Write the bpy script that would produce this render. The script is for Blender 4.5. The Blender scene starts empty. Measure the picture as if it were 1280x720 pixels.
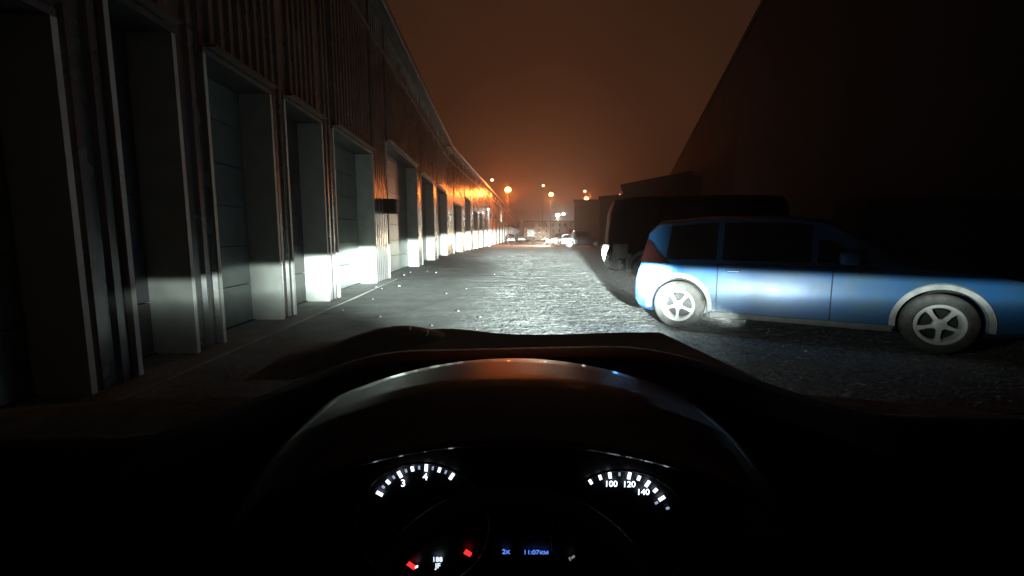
import bpy, bmesh, math, random
import numpy as np
from mathutils import Vector, Matrix
random.seed(7)
R = math.radians
S = bpy.context.scene
COL = S.collection

# ------------------------------------------------------------------ camera
F = 560.0; TP = 65/560.0; PITCH = math.atan(TP); CH = 1.2
cp, sp = math.cos(PITCH), math.sin(PITCH)
cam = bpy.data.cameras.new('camera'); co = bpy.data.objects.new('camera', cam); COL.objects.link(co)
co.location = (0, 0, CH); co.rotation_euler = (math.pi/2-PITCH, 0, 0)
cam.sensor_width = 36; cam.lens = 36*F/1280; cam.clip_start = 0.02; cam.clip_end = 2000
S.camera = co
def ray(x, y):
    a = (x-640)/F; b = (360-y)/F
    return Vector((a, cp+b*sp, -sp+b*cp))
def G(x, y, h=0.0):
    d = ray(x, y); t = (h-CH)/d.z
    return Vector((0, 0, CH))+d*t
def PY(x, y, Y):
    d = ray(x, y); return Vector((0, 0, CH))+d*(Y/d.y)

# ------------------------------------------------------------------ materials
def mat(name, col, rough=0.6, metal=0.0, noise=0.0, nscale=8.0, bump=0.0, bscale=40.0, coat=0.0, spec=0.5, dirt=None, nrough=0.0):
    m = bpy.data.materials.new(name); m.use_nodes = True
    nt = m.node_tree; b = nt.nodes['Principled BSDF']
    b.inputs['Base Color'].default_value = (*col, 1); b.inputs['Roughness'].default_value = rough
    b.inputs['Metallic'].default_value = metal; b.inputs['Coat Weight'].default_value = coat
    b.inputs['Specular IOR Level'].default_value = spec
    tc = nt.nodes.new('ShaderNodeTexCoord')
    if noise > 0:
        n = nt.nodes.new('ShaderNodeTexNoise'); n.inputs['Scale'].default_value = nscale; n.inputs['Detail'].default_value = 6
        nt.links.new(tc.outputs['Object'], n.inputs['Vector'])
        r = nt.nodes.new('ShaderNodeValToRGB')
        r.color_ramp.elements[0].position = 0.3; r.color_ramp.elements[1].position = 0.7
        d = dirt or tuple(c*(1-noise) for c in col)
        r.color_ramp.elements[0].color = (*d, 1)
        r.color_ramp.elements[1].color = (*tuple(min(1, c*(1+noise*0.5)) for c in col), 1)
        nt.links.new(n.outputs['Fac'], r.inputs['Fac']); nt.links.new(r.outputs['Color'], b.inputs['Base Color'])
        if nrough > 0:
            mp = nt.nodes.new('ShaderNodeMapRange'); mp.inputs['To Min'].default_value = rough+nrough; mp.inputs['To Max'].default_value = max(.03, rough-nrough)
            nt.links.new(n.outputs['Fac'], mp.inputs['Value']); nt.links.new(mp.outputs['Result'], b.inputs['Roughness'])
    if bump > 0:
        n2 = nt.nodes.new('ShaderNodeTexNoise'); n2.inputs['Scale'].default_value = bscale; n2.inputs['Detail'].default_value = 5
        bp = nt.nodes.new('ShaderNodeBump'); bp.inputs['Strength'].default_value = bump; bp.inputs['Distance'].default_value = 0.02
        nt.links.new(tc.outputs['Object'], n2.inputs['Vector']); nt.links.new(n2.outputs['Fac'], bp.inputs['Height'])
        nt.links.new(bp.outputs['Normal'], b.inputs['Normal'])
    return m
def emis(name, col, st):
    m = bpy.data.materials.new(name); m.use_nodes = True
    b = m.node_tree.nodes['Principled BSDF']
    b.inputs['Base Color'].default_value = (*[min(c, .8) for c in col], 1)
    b.inputs['Emission Color'].default_value = (*col, 1); b.inputs['Emission Strength'].default_value = st
    return m
M = {}
M['cladding'] = mat('ribbed_cladding', (.17, .17, .165), .27, 0.6, .35, 1.3, .10, 5, nrough=.08)
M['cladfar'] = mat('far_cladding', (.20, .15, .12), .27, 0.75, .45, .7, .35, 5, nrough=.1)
M['trim'] = mat('pale_flashing', (.40, .42, .39), .5, 0, .18, 4, .05, 20)
M['roof'] = mat('roof_metal', (.07, .07, .075), .4, .4, .4, 2)
M['gutter'] = mat('gutter_metal', (.16, .15, .14), .28, .7, .3, 3)
M['doorgrey'] = mat('door_grey_green', (.13, .15, .14), .42, .1, .3, 2.5, .08, 12)
M['doordark'] = mat('door_dark', (.05, .05, .052), .45, .1, .4, 2)
M['doorbrown'] = mat('door_brown_lamp_tint', (.42, .11, .035), .4, 0, .5, 3, .1, 10)  # brown door colour pushed to orange, painting in the sodium lamp's reflection
M['seal'] = mat('rubber_black', (.012, .012, .012), .7)
M['core'] = mat('building_core', (.05, .05, .05), .9, 0, .3, 2)
M['farwall'] = mat('far_plaster', (.42, .30, .23), .9, 0, .35, .6)
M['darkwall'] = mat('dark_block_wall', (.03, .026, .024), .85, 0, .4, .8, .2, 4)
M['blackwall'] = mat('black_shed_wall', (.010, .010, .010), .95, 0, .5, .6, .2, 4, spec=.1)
M['glassdark'] = mat('window_glass', (.012, .013, .015), .08, 0)
M['plastic'] = mat('dash_plastic', (.010, .010, .010), .7, 0, .2, 300, .35, 900, spec=.12)
M['hoodpl'] = mat('binnacle_plastic', (.035, .028, .022), .34, 0, .2, 200, .2, 1200, coat=.3, spec=1.0)
M['leather'] = mat('wheel_leather', (.03, .029, .024), .38, 0, .2, 60, .4, 400)
M['cowl'] = mat('cowl_brown', (.22, .32, .34), .9, 0, .4, 8, .3, 30)
M['bonnet'] = mat('bonnet_paint', (.30, .42, .42), .85, 0, .2, 3, spec=.0)
M['pale'] = mat('pale_screen_reflection', (.55, .53, .48), .6)  # pale tone of the windscreen reflections built as blocks
M['facepl'] = mat('gauge_face', (.006, .006, .008), .5)
M['chrome'] = mat('dim_chrome', (.25, .25, .26), .25, .9)
M['bluep'] = mat('blue_paint', (.012, .075, .21), .36, .1, .35, 3.5, .03, 10, coat=.35, dirt=(.03, .085, .15), nrough=.08)
M['unpaint'] = mat('bare_primer', (.34, .36, .35), .75, 0, .25, 14)
M['white_rim'] = mat('white_rim_paint', (.80, .80, .77), .4, 0, .15, 12)
M['tyre'] = mat('tyre_rubber', (.055, .055, .052), .85, 0, .5, 14, .4, 70, dirt=(.13, .13, .12))
M['steel'] = mat('steel_grey', (.28, .28, .28), .42, .7, .4, 16)
M['greypl'] = mat('grey_plastic', (.12, .13, .125), .55, 0, .3, 7)
M['vanp'] = mat('van_black_paint', (.008, .008, .009), .7, 0, .3, 2, spec=.08)
M['vanlow'] = mat('van_lower_grey', (.11, .115, .115), .5, 0, .5, 4)
M['silver'] = mat('silver_paint', (.42, .43, .44), .3, .5, .15, 3, coat=.5)
M['whitep'] = mat('white_paint', (.75, .74, .70), .3, 0, .1, 4, coat=.6)
M['darkp'] = mat('dark_paint', (.05, .055, .06), .35, .2, .3, 3, coat=.4)
M['palereflect'] = mat('painted_low_reflection', (.45, .47, .46), .4, .1, .2, 4)  # pale tone paints a reflection low on the dark pickup
M['lens'] = mat('lamp_lens', (.55, .56, .56), .12, .3)
M['redlens'] = mat('red_lens', (.035, .010, .009), .25, 0, coat=.3)
M['polewhite'] = mat('white_pole_paint', (.75, .75, .72), .5, 0, .2, 3)
M['poledark'] = mat('galvanised_dark', (.11, .08, .06), .8)
M['stone'] = mat('stone_pale', (.30, .30, .28), .85, 0, .35, 25, .5, 60)
M['concrete'] = mat('concrete_apron', (.17, .18, .17), .9, 0, .35, 3, .5, 18)
M['e_orange'] = emis('lamp_sodium', (1, .33, .06), 20)
M['e_pink'] = emis('lamp_pinkish', (1, .45, .28), 8)
M['e_yellow'] = emis('lamp_yellow', (1, .45, .11), 16)
M['e_white'] = emis('lamp_white', (.95, 1, .88), 60)
M['e_red'] = emis('lamp_red_orange', (1, .22, .08), 14)
M['e_post'] = emis('lamp_cool', (.9, .95, 1), 10)
M['e_tick'] = emis('gauge_lit_white', (.80, .88, 1.0), 2.2)
M['e_minor'] = emis('gauge_lit_dim', (.55, .68, 1.0), .55)
M['e_blue'] = emis('display_blue', (.13, .28, 1.0), 1.1)
M['e_needle'] = emis('needle_red', (1.0, .03, .03), 1.3)
M['e_icon'] = emis('display_white', (.72, .84, 1.0), 1.6)
M['e_dim'] = emis('telltale_dim', (.8, .8, .72), .25)
M['e_head'] = emis('headlight_on', (1, .86, .62), 160)
M['e_tail'] = emis('taillight_on', (1, .05, .03), 9)
M['e_far'] = emis('reversing_lamp', (.9, .95, 1), 14)
M['e_win'] = emis('lit_window', (1, .55, .28), .35)

# ------------------------------------------------------------------ object helpers
def link(o, parent=None):
    COL.objects.link(o)
    if parent is not None: o.parent = parent
    return o
def tag(o, label=None, cat=None, group=None, kind=None):
    if label: o['label'] = label
    if cat: o['category'] = cat
    if group: o['group'] = group
    if kind: o['kind'] = kind
    return o
def empty(name, loc, rz=0, label=None, cat=None, group=None):
    o = bpy.data.objects.new(name, None); o.location = loc; o.rotation_euler = (0, 0, rz); link(o)
    o.empty_display_size = .2
    return tag(o, label, cat, group)
def fin(name, bm, m, parent=None, smooth=None, recalc=True):
    if recalc: bmesh.ops.recalc_face_normals(bm, faces=bm.faces[:])
    me = bpy.data.meshes.new(name); bm.to_mesh(me); bm.free()
    me.materials.append(M[m] if isinstance(m, str) else m)
    if smooth is not None:
        me.polygons.foreach_set('use_smooth', [True]*len(me.polygons)); me.set_sharp_from_angle(angle=R(smooth))
    return link(bpy.data.objects.new(name, me), parent)
def box(bm, a, b, mtx=None, bev=0):
    a = Vector(a); b = Vector(b); c = (a+b)/2; d = b-a
    r = bmesh.ops.create_cube(bm, size=1)
    bmesh.ops.scale(bm, vec=[abs(v) for v in d], verts=r['verts']); bmesh.ops.translate(bm, vec=c, verts=r['verts'])
    vs = r['verts']
    if bev:
        es = list({e for v in vs for e in v.link_edges})
        rr = bmesh.ops.bevel(bm, geom=es, offset=bev, segments=2, affect='EDGES', profile=.5)
        vs = rr['verts']+[v for v in vs if v.is_valid]; vs = list(set(vs))
    if mtx is not None: bmesh.ops.transform(bm, matrix=mtx, verts=vs)
def tube(bm, pts, r, n=8, closed=False):
    pts = [Vector(p) for p in pts]; rings = []
    rs = r if isinstance(r, (list, tuple)) else [r]*len(pts)
    for i, p in enumerate(pts):
        if closed: t = pts[(i+1) % len(pts)]-pts[i-1]
        else: t = pts[min(i+1, len(pts)-1)]-pts[max(i-1, 0)]
        t.normalize(); ref = Vector((0, 0, 1)) if abs(t.z) < .9 else Vector((1, 0, 0))
        u = t.cross(ref).normalized(); v = t.cross(u)
        rings.append([bm.verts.new(p+(u*math.cos(k*2*math.pi/n)+v*math.sin(k*2*math.pi/n))*rs[i]) for k in range(n)])
    m = len(rings)
    for i in range(m if closed else m-1):
        A = rings[i]; B = rings[(i+1) % m]
        for k in range(n): bm.faces.new((A[k], A[(k+1) % n], B[(k+1) % n], B[k]))
    if not closed: bm.faces.new(rings[0]); bm.faces.new(rings[-1][::-1])
def lathe(bm, prof, n=32, axis='Y', c=(0, 0, 0), closed=False):
    # prof: (radius, offset along axis)
    c = Vector(c); rings = []
    for k in range(n):
        a = 2*math.pi*k/n; ring = []
        for r, t in prof:
            if axis == 'Y': p = Vector((r*math.cos(a), t, r*math.sin(a)))
            else: p = Vector((r*math.cos(a), r*math.sin(a), t))
            ring.append(bm.verts.new(c+p))
        rings.append(ring)
    L = len(prof)
    for k in range(n):
        A = rings[k]; B = rings[(k+1) % n]
        for i in range(L if closed else L-1):
            j = (i+1) % L
            try: bm.faces.new((A[i], A[j], B[j], B[i]))
            except ValueError: pass
    bmesh.ops.remove_doubles(bm, verts=bm.verts[:], dist=1e-5)
def copy_tree(o, parent=None):
    c = o.copy(); COL.objects.link(c); c.parent = parent
    for ch in list(o.children): copy_tree(ch, c)
    return c

# ------------------------------------------------------------------ world: light-polluted overcast night sky
w = bpy.data.worlds.new('World'); S.world = w; w.use_nodes = True
nt = w.node_tree; bg = nt.nodes['Background']; wo = nt.nodes['World Output']
tc = nt.nodes.new('ShaderNodeTexCoord')
def vmath(op, a=None, b=None):
    n = nt.nodes.new('ShaderNodeVectorMath'); n.operation = op
    if a is not None: nt.links.new(a, n.inputs[0])
    if b is not None: n.inputs[1].default_value = b
    return n
dn = vmath('NORMALIZE', tc.outputs['Generated'])
dt = vmath('DOT_PRODUCT', dn.outputs[0], tuple(Vector((.06, 1, .09)).normalized()))
cr = nt.nodes.new('ShaderNodeValToRGB'); e = cr.color_ramp.elements
nt.links.new(dt.outputs['Value'], cr.inputs['Fac'])
e[0].position = .0; e[0].color = (.010, .006, .0045, 1)
e[1].position = 1.0; e[1].color = (.068, .0215, .008, 1)
for p_, c_ in ((.5, (.011, .0062, .0045)), (.80, (.023, .0098, .0056)), (.90, (.033, .0130, .0066)), (.965, (.042, .0152, .0064)), (.99, (.055, .0185, .0075))):
    q = e.new(p_); q.color = (*c_, 1)
nz = nt.nodes.new('ShaderNodeTexNoise'); nz.inputs['Scale'].default_value = 3.2; nz.inputs['Detail'].default_value = 5
nt.links.new(dn.outputs[0], nz.inputs['Vector'])
mr = nt.nodes.new('ShaderNodeMapRange'); mr.inputs['To Min'].default_value = .72; mr.inputs['To Max'].default_value = 1.28
nt.links.new(nz.outputs['Fac'], mr.inputs['Value'])
sc = vmath('SCALE', cr.outputs['Color']); nt.links.new(mr.outputs['Result'], sc.inputs['Scale'])
nt.links.new(sc.outputs[0], bg.inputs['Color']); bg.inputs['Strength'].default_value = 1.0
sky = nt.nodes.new('ShaderNodeTexSky'); sky.sky_type = 'NISHITA'; sky.sun_disc = False
sky.sun_elevation = R(-4); sky.sun_rotation = R(10)
bg2 = nt.nodes.new('ShaderNodeBackground'); bg2.inputs['Strength'].default_value = .002
nt.links.new(sky.outputs['Color'], bg2.inputs['Color'])
ad = nt.nodes.new('ShaderNodeAddShader'); nt.links.new(bg.outputs[0], ad.inputs[0]); nt.links.new(bg2.outputs[0], ad.inputs[1])
nt.links.new(ad.outputs[0], wo.inputs['Surface'])

# ------------------------------------------------------------------ numpy noise
def hash2(ix, iy, seed):
    h = (ix.astype(np.int64)*374761393+iy.astype(np.int64)*668265263+seed*144665) & 0x7fffffff
    h = ((h ^ (h >> 13))*1274126177) & 0x7fffffff
    return ((h ^ (h >> 16)) & 0xffff)/65535.0
def vnoise(x, y, seed=0):
    ix = np.floor(x); iy = np.floor(y); fx = x-ix; fy = y-iy
    fx = fx*fx*(3-2*fx); fy = fy*fy*(3-2*fy)
    a = hash2(ix, iy, seed); b = hash2(ix+1, iy, seed); c = hash2(ix, iy+1, seed); d = hash2(ix+1, iy+1, seed)
    return (a*(1-fx)+b*fx)*(1-fy)+(c*(1-fx)+d*fx)*fy-.5
def sstep(a, b, x):
    t = np.clip((x-a)/(b-a), 0, 1); return t*t*(3-2*t)
def rough_fac(X, Y):
    e = -0.25-.045*Y+vnoise(X*.8, Y*.5, 5)*.9+vnoise(X*3, Y*2, 6)*.3
    return sstep(-1.0, 1.1, X-e)

# ------------------------------------------------------------------ ground
def ground_mat():
    m = bpy.data.materials.new('asphalt_and_gravel'); m.use_nodes = True; nt = m.node_tree; b = nt.nodes['Principled BSDF']
    at = nt.nodes.new('ShaderNodeAttribute'); at.attribute_name = 'rough'
    tc = nt.nodes.new('ShaderNodeTexCoord')
    def noise(s, d=6, ro=.6):
        n = nt.nodes.new('ShaderNodeTexNoise'); n.inputs['Scale'].default_value = s; n.inputs['Detail'].default_value = d; n.inputs['Roughness'].default_value = ro
        nt.links.new(tc.outputs['Object'], n.inputs['Vector']); return n
    def ramp(src, p0, c0, p1, c1):
        r = nt.nodes.new('ShaderNodeValToRGB'); nt.links.new(src, r.inputs['Fac'])
        r.color_ramp.elements[0].position = p0; r.color_ramp.elements[0].color = (*c0, 1)
        r.color_ramp.elements[1].position = p1; r.color_ramp.elements[1].color = (*c1, 1); return r
    a = ramp(noise(2.2).outputs['Fac'], .3, (.15, .163, .158), .72, (.23, .246, .238))
    g = ramp(noise(22, 8, .75).outputs['Fac'], .33, (.13, .138, .135), .62, (.42, .435, .43))
    mx = nt.nodes.new('ShaderNodeMix'); mx.data_type = 'RGBA'
    nt.links.new(at.outputs['Fac'], mx.inputs['Factor']); nt.links.new(a.outputs['Color'], mx.inputs[6]); nt.links.new(g.outputs['Color'], mx.inputs[7])
    nt.links.new(mx.outputs[2], b.inputs['Base Color'])
    b.inputs['Roughness'].default_value = .95; b.inputs['Specular IOR Level'].default_value = .1
    n3 = noise(55, 6, .7); n4 = noise(9, 5, .6)
    ma = nt.nodes.new('ShaderNodeMath'); ma.operation = 'ADD'; nt.links.new(n3.outputs['Fac'], ma.inputs[0]); nt.links.new(n4.outputs['Fac'], ma.inputs[1])
    bp = nt.nodes.new('ShaderNodeBump'); bp.inputs['Distance'].default_value = .012
    st = nt.nodes.new('ShaderNodeMapRange'); st.inputs['To Min'].default_value = .18; st.inputs['To Max'].default_value = .93
    nt.links.new(at.outputs['Fac'], st.inputs['Value']); nt.links.new(st.outputs['Result'], bp.inputs['Strength'])
    nt.links.new(ma.outputs[0], bp.inputs['Height']); nt.links.new(bp.outputs['Normal'], b.inputs['Normal'])
    return m
M['ground'] = ground_mat()
def grid_mesh(name, Xg, Yg, Zg, Rg, parent=None):
    nr, nc = Xg.shape; me = bpy.data.meshes.new(name)
    v = np.stack([Xg, Yg, Zg], -1).reshape(-1, 3)
    idx = np.arange(nr*nc).reshape(nr, nc)
    f = np.stack([idx[:-1, :-1], idx[:-1, 1:], idx[1:, 1:], idx[1:, :-1]], -1).reshape(-1, 4)
    me.vertices.add(len(v)); me.vertices.foreach_set('co', v.ravel().astype(np.float32))
    me.loops.add(f.size); me.loops.foreach_set('vertex_index', f.ravel().astype(np.int32))
    me.polygons.add(len(f)); me.polygons.foreach_set('loop_start', (np.arange(len(f))*4).astype(np.int32))
    me.polygons.foreach_set('use_smooth', np.ones(len(f), bool))
    me.update(calc_edges=True); me.validate()
    at = me.attributes.new('rough', 'FLOAT', 'POINT'); at.data.foreach_set('value', Rg.ravel().astype(np.float32))
    me.materials.append(M['ground'])
    return link(bpy.data.objects.new(name, me), parent)
nr, nc = 1000, 860
Yr = 3.0*(70/3.0)**(np.linspace(0, 1, nr))
U = np.linspace(-1.25, 1.35, nc)
Yg = np.repeat(Yr[:, None], nc, 1); Xg = U[None, :]*Yg
rf = rough_fac(Xg, Yg)
z = vnoise(Xg*.35, Yg*.35, 1)*.05
gz = vnoise(Xg*1.3, Yg*4.0, 2)*.018+vnoise(Xg*4, Yg*13, 3)*.014+vnoise(Xg*12, Yg*26, 4)*.011+vnoise(Xg*36, Yg*52, 8)*.015+vnoise(Xg*60, Yg*80, 18)*.012
cl = vnoise(Xg*9, Yg*13, 11); gz = gz+np.where(cl > .27, (cl-.27)*.05, 0)
fade = 1-sstep(35, 60, Yg)
az = vnoise(Xg*1.5, Yg*1.5, 9)*.012+vnoise(Xg*20, Yg*20, 10)*.003
edge = sstep(-1.25, -1.2, Xg/Yg)*(1-sstep(1.3, 1.35, Xg/Yg))
Zg = (z*.4+rf*gz*fade+(1-rf)*az)*edge-.004
g = grid_mesh('ground_surface', Xg, Yg, Zg, rf); g.name = 'lane'; tag(g, kind='structure')
bm = bmesh.new(); vs = [bm.verts.new(p) for p in ((-900, -60, -.09), (900, -60, -.09), (900, 1500, -.09), (-900, 1500, -.09))]; bm.faces.new(vs)
g2 = fin('ground', bm, 'ground'); tag(g2, kind='structure')
# far carriageway continuing behind the finely modelled part
bm = bmesh.new(); vs = [bm.verts.new(p) for p in ((-90, 66, -.05), (90, 66, -.05), (90, 700, -.05), (-90, 700, -.05))]; bm.faces.new(vs)
g3 = fin('road', bm, 'ground'); tag(g3, kind='structure')

# ------------------------------------------------------------------ warehouses on the left
def frame_dir(a, b):
    a = Vector(a); b = Vector(b); d = (b-a).normalized(); n = Vector((d.y, -d.x, 0))   # n points towards the lane
    m = Matrix((( d.x, n.x, 0, a.x), (d.y, n.y, 0, a.y), (0, 0, 1, 0), (0, 0, 0, 1)))
    return m, (b-a).length
def ribbed(bm, s0, s1, z0, z1, pitch=.19, dep=.035, off=0.0):
    s = s0; pts = [(s0, off)]
    k = math.ceil(s0/pitch)*pitch
    prof = ((0, 0), (.35, 0), (.5, 1), (.85, 1), (1.0, 0))
    while k < s1:
        for t, h in prof[:-1]:
            ss = k+t*pitch
            if s0 < ss < s1: pts.append((ss, off+h*dep))
        k += pitch
    pts.append((s1, off))
    lo = [bm.verts.new((a, b, z0)) for a, b in pts]; hi = [bm.verts.new((a, b, z1)) for a, b in pts]
    for i in range(len(pts)-1): bm.faces.new((lo[i], lo[i+1], hi[i+1], hi[i]))
REC = .36
def warehouse(name, A, B, H, bays, label, clad, pitch=.19, trimcol='trim'):
    m, L = frame_dir(A, B)
    root = bpy.data.objects.new(name, None); root.matrix_world = m; link(root); tag(root, label, 'warehouse')
    # bays: (s0, s1, door_top, door material, extra)
    bays = [b for b in bays if b[1] < L]
    bm = bmesh.new(); s = 0
    for b in bays:
        if b[0]-s > .02: ribbed(bm, s, b[0], 0, H, pitch)
        ribbed(bm, b[0], b[1], b[2], H, pitch); s = b[1]
    if L-s > .02: ribbed(bm, s, L, 0, H, pitch)
    fin('wall', bm, clad, root, recalc=False)
    bm = bmesh.new(); box(bm, (0, -14, 0), (L, -REC-.12, H-.15))
    c = fin('rear_block', bm, 'core', root)
    bm = bmesh.new()
    v = [(-.1, .28, H-.02), (-.1, -7, H+.35), (-.1, -14.2, H-.02), (-.1, -14.2, H-.14), (-.1, .28, H-.14)]
    a_ = [bm.verts.new(p) for p in v]; b_ = [bm.verts.new((L+.05, p[1], p[2])) for p in v]
    for i in range(5): bm.faces.new((a_[i], a_[(i+1) % 5], b_[(i+1) % 5], b_[i]))
    bm.faces.new(a_); bm.faces.new(b_[::-1])
    fin('roof', bm, 'roof', root)
    bm = bmesh.new(); box(bm, (-.05, .29, H-.16), (L, .40, H+.03), bev=.02); fin('gutter', bm, 'gutter', root)
    bm = bmesh.new(); ns = max(1, int(L/6))
    box(bm, (0, .042, H-.9), (L, .075, H-.82)); fin('cladding_rail', bm, 'gutter', root)
    for i, b in enumerate(bays):
        s0, s1, top, dm = b[:4]; kind = b[4] if len(b) > 4 else None
        # reveals: side linings and soffit of the recess
        bm = bmesh.new()
        box(bm, (s1, -REC-.1, .0), (s1+.05, .052, top))
        fin('door_jamb', bm, trimcol, root)
        bm = bmesh.new(); box(bm, (s0-.05, -REC-.1, .0), (s0, .052, top)); fin('door_jamb', bm, trimcol, root)
        bm = bmesh.new(); box(bm, (s0-.05, -REC-.1, top+.002), (s1+.05, .050, top+.06)); fin('lintel', bm, 'doordark', root)
        bm = bmesh.new()
        box(bm, (s0+.003, .055, top+.07), (s1-.003, .16, top+.10)); fin('drip_strip', bm, 'gutter', root)
        bm = bmesh.new()
        zz = .03; y0 = -REC-.04
        if kind == 'leaf':
            box(bm, (s0+.01, y0, .02), (s0+1.05, y0+.05, 2.3), bev=.01)
            box(bm, (s0+.10, y0+.051, .25), (s0+.95, y0+.062, 1.0)); box(bm, (s0+.10, y0+.051, 1.15), (s0+.95, y0+.062, 2.15))
            d = fin('door_leaf', bm, 'doorbrown', root); d['label'] = 'brown door leaf with orange lamp reflection in its colour'
            bm = bmesh.new(); box(bm, (s0+.86, y0+.063, 1.02), (s0+.98, y0+.12, 1.06)); fin('handle', bm, 'steel', d)
            bm = bmesh.new(); box(bm, (s0+.01, y0, 2.32), (s0+1.05, y0+.06, top)); fin('transom_panel', bm, 'doorbrown', root)  # upper panel carries the lamp's orange reflection as base colour
            bm = bmesh.new(); box(bm, (s0+1.08, y0, .0), (s0+1.22, y0+.12, 2.4), bev=.01); fin('frame_post', bm, 'trim', root)
            bm = bmesh.new(); a0 = s0+1.25
        else: a0 = s0+.02
        hh = .52
        while zz < top-.02:
            z1 = min(zz+hh-.012, top-.01)
            box(bm, (a0, y0, zz), (s1-.02, y0+.04, z1)); zz += hh
        fin('door', bm, dm, root)
        if i % 2 == 0 and kind != 'leaf':
            bm = bmesh.new(); box(bm, (s0+.02, y0+.045, .0), (s0+.13, y0+.10, top*.55)); fin('frame_post', bm, 'trim', root)
        bm = bmesh.new(); box(bm, (s0, y0-.02, .0), (s1, y0+.06, .028)); fin('threshold', bm, 'seal', root)
    return root
# near wall: X = -3.09-.036*Y ;  Y(px) = 1730/(620-px)
def nx(Y): return -3.09-.036*Y
A = (nx(1.0), 1.0, 0); B = (-4.13, 28.9, 0)
k = 1/math.cos(math.atan(.036)); s_of = lambda Y: (Y-1.0)*k
nb = [(1.9, 3.25, 2.7, 'doorgrey'), (3.75, 4.45, 3.1, 'doordark'), (4.95, 6.3, 3.1, 'doorgrey'), (6.75, 8.1, 3.15, 'doordark'),
      (8.7, 11.35, 3.2, 'doorgrey'), (12.9, 17.7, 3.8, 'doorgrey', 'leaf'), (18.75, 22.4, 3.7, 'doorgrey'), (23.6, 28.3, 3.8, 'doorgrey')]
warehouse('near_warehouse', A, B, 7.0, [(s_of(b[0]), s_of(b[1]))+tuple(b[2:]) for b in nb],
          'nearest stretch of ribbed metal warehouse with pale door jambs and a brown door painted with an orange lamp reflection', 'cladding')
A2 = (-4.13+.002, 28.96, 0); B2 = (-5.42+.0446*205, 205, 0); k2 = 1/math.cos(math.atan(.0446)); s2 = lambda Y: (Y-28.96)*k2
ends = [34.5, 39.4, 44.6, 49, 54, 60.7, 66, 73, 80, 87]+[95+8*i for i in range(13)]
tops = [3.4, 4.2, 3.5, 3.6, 3.2, 3.9, 3.4, 3.6, 3.4, 3.7]+[3.5]*13
fb = []; prev = 29.0
for e_, t_ in zip(ends, tops):
    fb.append((s2(e_-(e_-prev)*.62), s2(e_), t_, 'doordark')); prev = e_
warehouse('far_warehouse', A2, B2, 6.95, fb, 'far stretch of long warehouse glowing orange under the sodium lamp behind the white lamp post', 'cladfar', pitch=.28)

# kerb / concrete apron along the near wall
m1, L1 = frame_dir(A, B)
bm = bmesh.new(); box(bm, (-1, -.42, -.05), (s_of(12.4), .33, .014), bev=.004)
k1 = fin('kerb', bm, 'concrete'); k1.matrix_world = m1; tag(k1, kind='structure')
# wall lantern box on the near wall
wl = empty('wall_lamp', (0, 0, 0), 0, 'small black unlit wall lamp housing beside the orange-tinted brown door', 'lamp')
pl = m1 @ Vector((s_of(12.7), .06, 2.0)); wl.location = pl
bm = bmesh.new(); box(bm, (-.12, -.22, -.18), (.30, .20, .22), bev=.05); fin('housing', bm, 'seal', wl)
bm = bmesh.new(); tube(bm, [(-.05, 0, .1), (-.08, 0, .45)], .02); fin('bracket', bm, 'poledark', wl)

# ------------------------------------------------------------------ lamps
def street_lamp(px, py, Y, mname, r, label, power, color, group='distant street lamps', double=False, pole='poledark', ground_h=0):
    p = PY(px, py, Y)
    root = empty('street_lamp', (p.x, p.y+.0, 0), 0, label, 'street lamp', group)
    h = p.z
    bm = bmesh.new(); tube(bm, [(0, .9, -.1), (0, .9, h*.6), (0, .9, h+.25)], [.055, .04, .028]); fin('pole', bm, pole, root, 40)
    bm = bmesh.new(); tube(bm, [(0, .9, h+.2), (0, .5, h+r+.05), (0, .1, h+r+.06)], .035); fin('arm', bm, pole, root, 40)
    bm = bmesh.new(); lathe(bm, [(.0, h+r+.12), (.10, h+r+.11), (r*.55, h+r*.80+.05), (r*.55, h+r*.80), (0, h+r*.80)], 20, 'Z'); fin('lamp_head', bm, pole, root, 40)
    def globe(dx, rr, dz=0):
        bm = bmesh.new(); bmesh.ops.create_icosphere(bm, subdivisions=3, radius=rr)
        bmesh.ops.scale(bm, vec=(1, 1, .8), verts=bm.verts[:]); bmesh.ops.translate(bm, vec=(dx, 0, h+dz), verts=bm.verts[:])
        fin('lamp_globe', bm, mname, root, 80)
    globe(0, r)
    if double: globe(1.0, r*.7, .2)
    l = bpy.data.lights.new('lamp_light', 'POINT'); l.energy = power; l.color = color; l.shadow_soft_size = .3
    lo = bpy.data.objects.new('lamp_light', l); lo.location = (0, -.55, h-.5); link(lo, root)
    return root
street_lamp(635, 237, 60, 'e_orange', .42, 'large orange sodium lamp glowing brightest above the end of the warehouse roof', 3800, (1, .17, .022))
street_lamp(615, 225, 62, 'e_pink', .2, 'small pinkish lamp, leftmost and highest, just above the warehouse roofline', 60, (1, .5, .3))
street_lamp(679, 232, 110, 'e_pink', .3, 'faint small pink lamp just above and left of the yellow one', 80, (1, .5, .3))
street_lamp(689, 243, 90, 'e_yellow', .45, 'yellow orange lamp over the middle of the yard above the white twin lamp', 3000, (1, .27, .05))
street_lamp(697, 269, 80, 'e_white', .36, 'white twin floodlight low in front of the long far building', 1500, (.9, 1, .85), double=True)
street_lamp(731, 239, 105, 'e_pink', .3, 'tiny pale lamp directly above the red orange lamp', 60, (1, .5, .3))
street_lamp(733, 248, 95, 'e_red', .45, 'red orange lamp glowing at the roof edge of the dark block', 2600, (1, .2, .06))
street_lamp(775, 244, 115, 'e_pink', .32, 'small pink lamp, rightmost, peeking over the dark sheds', 60, (1, .45, .3))
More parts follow.
